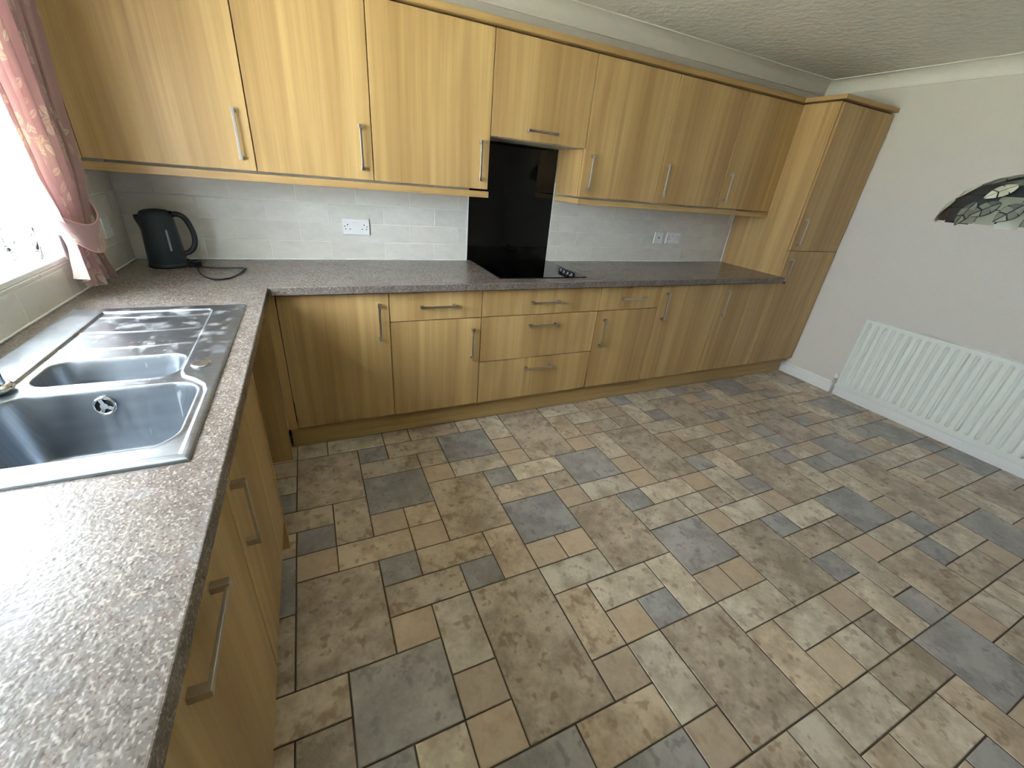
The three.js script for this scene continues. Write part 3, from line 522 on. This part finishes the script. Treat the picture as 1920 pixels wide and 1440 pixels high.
{
  const vs = thing('glass_vase', 'clear glass vase with moulded leaf shapes on the window sill beside the curtain', 'vase', [-0.062, 1.0482, 0.722]);
  const V = (l) => l.map(([a, b]) => new THREE.Vector2(a, b));
  part('vessel', new THREE.LatheGeometry(V([[0, 0], [0.034, 0], [0.036, 0.004], [0.038, 0.06], [0.044, 0.21], [0.0415, 0.211], [0.0355, 0.06], [0.031, 0.014], [0, 0.014]]), 48), clearGlass, vs);
  seed = 41;
  for (let k = 0; k < 16; k++) {
    const a = k * 2.4, y = 0.022 + 0.0055 * k * 0.9;
    const s = new THREE.Shape(); s.moveTo(0, -0.018); s.bezierCurveTo(0.011, -0.008, 0.01, 0.012, 0, 0.02); s.bezierCurveTo(-0.01, 0.012, -0.011, -0.008, 0, -0.018);
    const lf = part('glass_leaf', new THREE.ExtrudeGeometry(s, { depth: 0.002, bevelEnabled: true, bevelThickness: 0.0012, bevelSize: 0.0012, bevelSegments: 2 }), clearGlass, vs);
    lf.position.set(Math.cos(a) * 0.0405, y + 0.006, Math.sin(a) * 0.0405); lf.rotation.set(0, -a + Math.PI / 2, rr(-1, 1));
  }
}

// ---------------------------------------------------------------- radiator
{
  const r = thing('radiator', 'white ribbed panel radiator on the right wall', 'radiator', [W, 0, 1.036]);
  const y0 = 0.092, y1 = 0.681, Lr = 1.6, xf = -0.083;
  const face = gridGeo(540, 74, (u, v) => {
    const z = u * Lr, y = mix(y0, y1, v), k = Math.round((z - 0.038) / 0.0535), n = Math.round((Lr - 0.076) / 0.0535), zc = 0.038 + clamp(k, 0, n) * 0.0535;
    const a = 0.138, b = 0.652, dy = Math.max(0, a + 0.012 - y, y - b + 0.012), d = Math.hypot(z - zc, dy);
    return [xf + 0.004 - 0.012 * (1 - sstep(0.005, 0.0135, d)), y, z];
  });
  g_flip(face);
  part('front_panel', face, radPaint, r);
  part('panel_edge', merge([rbx(xf + 0.003, xf + 0.016, y1 - 0.004, y1 + 0.001, 0, Lr, 0.002, 2), rbx(xf + 0.003, xf + 0.016, y0 - 0.001, y0 + 0.004, 0, Lr, 0.002, 2), rbx(xf + 0.003, xf + 0.016, y0, y1, -0.001, 0.004, 0.002, 2), rbx(xf + 0.003, xf + 0.016, y0, y1, Lr - 0.004, Lr + 0.001, 0.002, 2)]), radPaint, r);
  part('back_panel', rbx(-0.040, -0.028, y0, y1 + 0.002, 0.03, Lr - 0.03, 0.004, 2), radPaint, r);
  part('convector_fins', merge(Array.from({ length: 58 }, (_, k) => bx(xf + 0.016, -0.040, y0 + 0.05, y1 - 0.03, 0.04 + k * 0.0265, 0.0415 + k * 0.0265))), radPaint, r);
  for (const z of [0.2, 1.37]) part('wall_bracket', rbx(-0.029, -0.001, 0.18, 0.6, z, z + 0.03), radPaint, r);
  const v = part('valve', merge([cyl(0.011, 0.011, 0.05).translate(0, 0.135, 0), cyl(0.014, 0.014, 0.016).translate(0, 0.115, 0), new THREE.CylinderGeometry(0.009, 0.009, 0.04, 20).rotateX(Math.PI / 2).translate(0, 0.125, 0.02)]), chrome, r);
  v.position.set(-0.062, 0, -0.024);
  part('valve_cap', new THREE.LatheGeometry([[0, 0.155], [0.0135, 0.155], [0.0145, 0.16], [0.013, 0.19], [0.009, 0.194], [0, 0.194]].map(([a, b]) => new THREE.Vector2(a, b)), 24), whitePlastic, v);
  part('pipe_tail', cyl(0.0075, 0.0075, 0.112).translate(0, 0.0562, 0), chrome, v);
}
function g_flip(g) { const a = g.index.array; for (let i = 0; i < a.length; i += 3) { const t = a[i]; a[i] = a[i + 1]; a[i + 1] = t; } g.computeVertexNormals(); }

// ---------------------------------------------------------------- leaded glass pendant lamp
{
  const lamp = thing('pendant_lamp', 'leaded glass pendant lamp shade with cream and grey leaf panes', 'lamp', [3.405, 0, 1.934]);
  const Y0 = 1.431, prof = new THREE.CatmullRomCurve3([[0.262, 0], [0.250, 0.05], [0.228, 0.094], [0.200, 0.125], [0.168, 0.149], [0.130, 0.166], [0.085, 0.180], [0.042, 0.186]].map(([a, b]) => new THREE.Vector3(a, b, 0)));
  const LEN = prof.getLength();
  const onDome = (phi, s, off) => {                       // s metres up from the rim, off metres outwards
    const t = clamp(s / LEN, 0, 1), p = prof.getPointAt(t), q = prof.getTangentAt(t), nx = q.y, ny = -q.x, below = Math.min(0, s);
    const r = p.x + nx * off, y = p.y + ny * off + below;
    return [r * Math.cos(phi), Y0 + y, r * Math.sin(phi)];
  };
  const wrap = (g, phi, s, turn, lift) => {                // flat x (round the dome), y (up), z (out) -> dome
    const p = g.attributes.position, c = Math.cos(turn), n = Math.sin(turn);
    for (let i = 0; i < p.count; i++) { const x = p.getX(i) * c - p.getY(i) * n, y = p.getX(i) * n + p.getY(i) * c, R = Math.max(0.06, prof.getPointAt(clamp((s + y) / LEN, 0, 1)).x); p.setXYZ(i, ...onDome(phi - x / R, s + y, lift + p.getZ(i))); }
    g.computeVertexNormals(); return g;
  };
  const lead = std({ color: new THREE.Color(0x1d1f1e), metalness: 0.4, roughness: 0.55 });
  const glassOf = (c) => phys({ color: new THREE.Color(c), roughness: 0.3, transmission: 0.25, thickness: 0, side: THREE.DoubleSide });
  const cream = [0xd6d6c2, 0xc9cbb8, 0xdedccb].map(glassOf), grey = [0x7d8276, 0x686d64, 0x8b8f80, 0x565c5c].map(glassOf), ink = [0x23282f, 0x2b3238].map(glassOf);
  // ground panes between the leaves
  seed = 17;
  const rows = [[0.0, 0.05, 26], [0.05, 0.105, 22], [0.105, 0.16, 18], [0.16, 0.215, 14], [0.215, LEN - 0.01, 10]];
  rows.forEach(([a, b, n], k) => {
    for (let i = 0; i < n; i++) {
      const p0 = (i + (k % 2) * 0.5) / n * 2 * Math.PI, p1 = p0 + 2 * Math.PI / n, bot = k ? a : a - rr(0.0, 0.014), sk = rr(-0.02, 0.02);
      const g = gridGeo(4, 3, (u, v) => onDome(mix(p0 + 0.006, p1 - 0.006, u) + sk * v, mix(bot + 0.0015, b - 0.0015, v), 0.0));
      part('glass_pane', g, k === 2 || rnd() < 0.25 ? ink[i % 2] : grey[Math.floor(rnd() * 4)], lamp);
    }
  });
  part('lead_lining', gridGeo(120, 24, (u, v) => onDome(u * 2 * Math.PI, mix(0.002, LEN, v), -0.0025), undefined, true), lead, lamp);
  // leaves: six panes each round a midrib
  const leafPanes = (L, Wd) => {
    const half = (t) => Wd * Math.pow(Math.sin(Math.PI * Math.pow(t, 0.8)), 0.85), out = [];
    for (const sd of [-1, 1]) for (let k = 0; k < 3; k++) {
      const a = [0.02, 0.37, 0.69][k], b = [0.32, 0.64, 0.99][k], pts = [], rib = 0.0019, slant = 0.1;
      for (let i = 0; i <= 5; i++) { const t = mix(a, b, i / 5); pts.push([sd * rib, (t - slant * (k ? 1 : 0)) * L]); }
      for (let i = 5; i >= 0; i--) { const t = mix(a, b, i / 5); pts.push([sd * Math.max(rib * 1.5, half(t)), t * L]); }
      out.push(pts);
    }
    return out;
  };
  const addLeaf = (phi, s, turn, L, Wd, pal, lift) => {
    const rim = new THREE.Shape(); const N = 14, half = (t) => Wd * Math.pow(Math.sin(Math.PI * Math.pow(t, 0.8)), 0.85) + 0.0018;
    for (let i = 0; i <= N; i++) rim[i ? 'lineTo' : 'moveTo'](half(i / N), i / N * L); for (let i = N; i >= 0; i--) rim.lineTo(-half(i / N), i / N * L);
    part('lead_came', wrap(new THREE.ExtrudeGeometry(rim, { depth: 0.0016, bevelEnabled: false }), phi, s, turn, lift), lead, lamp);
    leafPanes(L, Wd).forEach((pts, k) => part('glass_pane', wrap(new THREE.ExtrudeGeometry(new THREE.Shape(pts.map(([a, b]) => new THREE.Vector2(a, b))), { depth: 0.0018, bevelEnabled: false }), phi, s, turn, lift + 0.0012), pal[k % pal.length], lamp));
  };
  for (let i = 0; i < 11; i++) addLeaf((i + 0.2) / 11 * 2 * Math.PI, 0.075, Math.PI + rr(-0.7, -0.2), rr(0.085, 0.1), 0.026, grey, 0.0015);       // hanging over the rim
  for (let i = 0; i < 9; i++) addLeaf((i + 0.62) / 9 * 2 * Math.PI, 0.155, Math.PI + rr(-1.0, -0.5), rr(0.09, 0.105), 0.029, cream, 0.003);
  for (let i = 0; i < 8; i++) addLeaf((i + 0.1) / 8 * 2 * Math.PI, 0.075, Math.PI + rr(-1.1, -0.8), rr(0.085, 0.095), 0.024, i % 2 ? cream : grey, 0.0035);
  for (let i = 0; i < 6; i++) addLeaf((i + 0.4) / 6 * 2 * Math.PI, 0.25, Math.PI + rr(-0.6, 0.2), rr(0.09, 0.1), 0.026, i % 2 ? grey : cream, 0.003);
  part('cap', new THREE.LatheGeometry([[0.046, Y0 + 0.184], [0.044, Y0 + 0.196], [0.02, Y0 + 0.21], [0.012, Y0 + 0.235], [0.004, Y0 + 0.24], [0.004, Y0 + 0.25]].map(([a, b]) => new THREE.Vector2(a, b)), 28), lead, lamp);
  part('cord', cyl(0.0035, 0.0035, H - 0.03 - Y0 - 0.24, 10).translate(0, (H - 0.03 + Y0 + 0.24) / 2, 0), lead, lamp);
  part('ceiling_rose', new THREE.LatheGeometry([[0, H - 0.034], [0.02, H - 0.034], [0.05, H - 0.016], [0.053, H - 0.0005], [0, H - 0.0005]].map(([a, b]) => new THREE.Vector2(a, b)), 32), whitePlastic, lamp);
  part('bulb_holder', cyl(0.017, 0.017, 0.05).translate(0, Y0 + 0.155, 0), whitePlastic, lamp);
}

scene.traverse((o) => { if (o.isMesh) { o.castShadow = true; o.receiveShadow = true; } });
renderer.render(scene, camera);
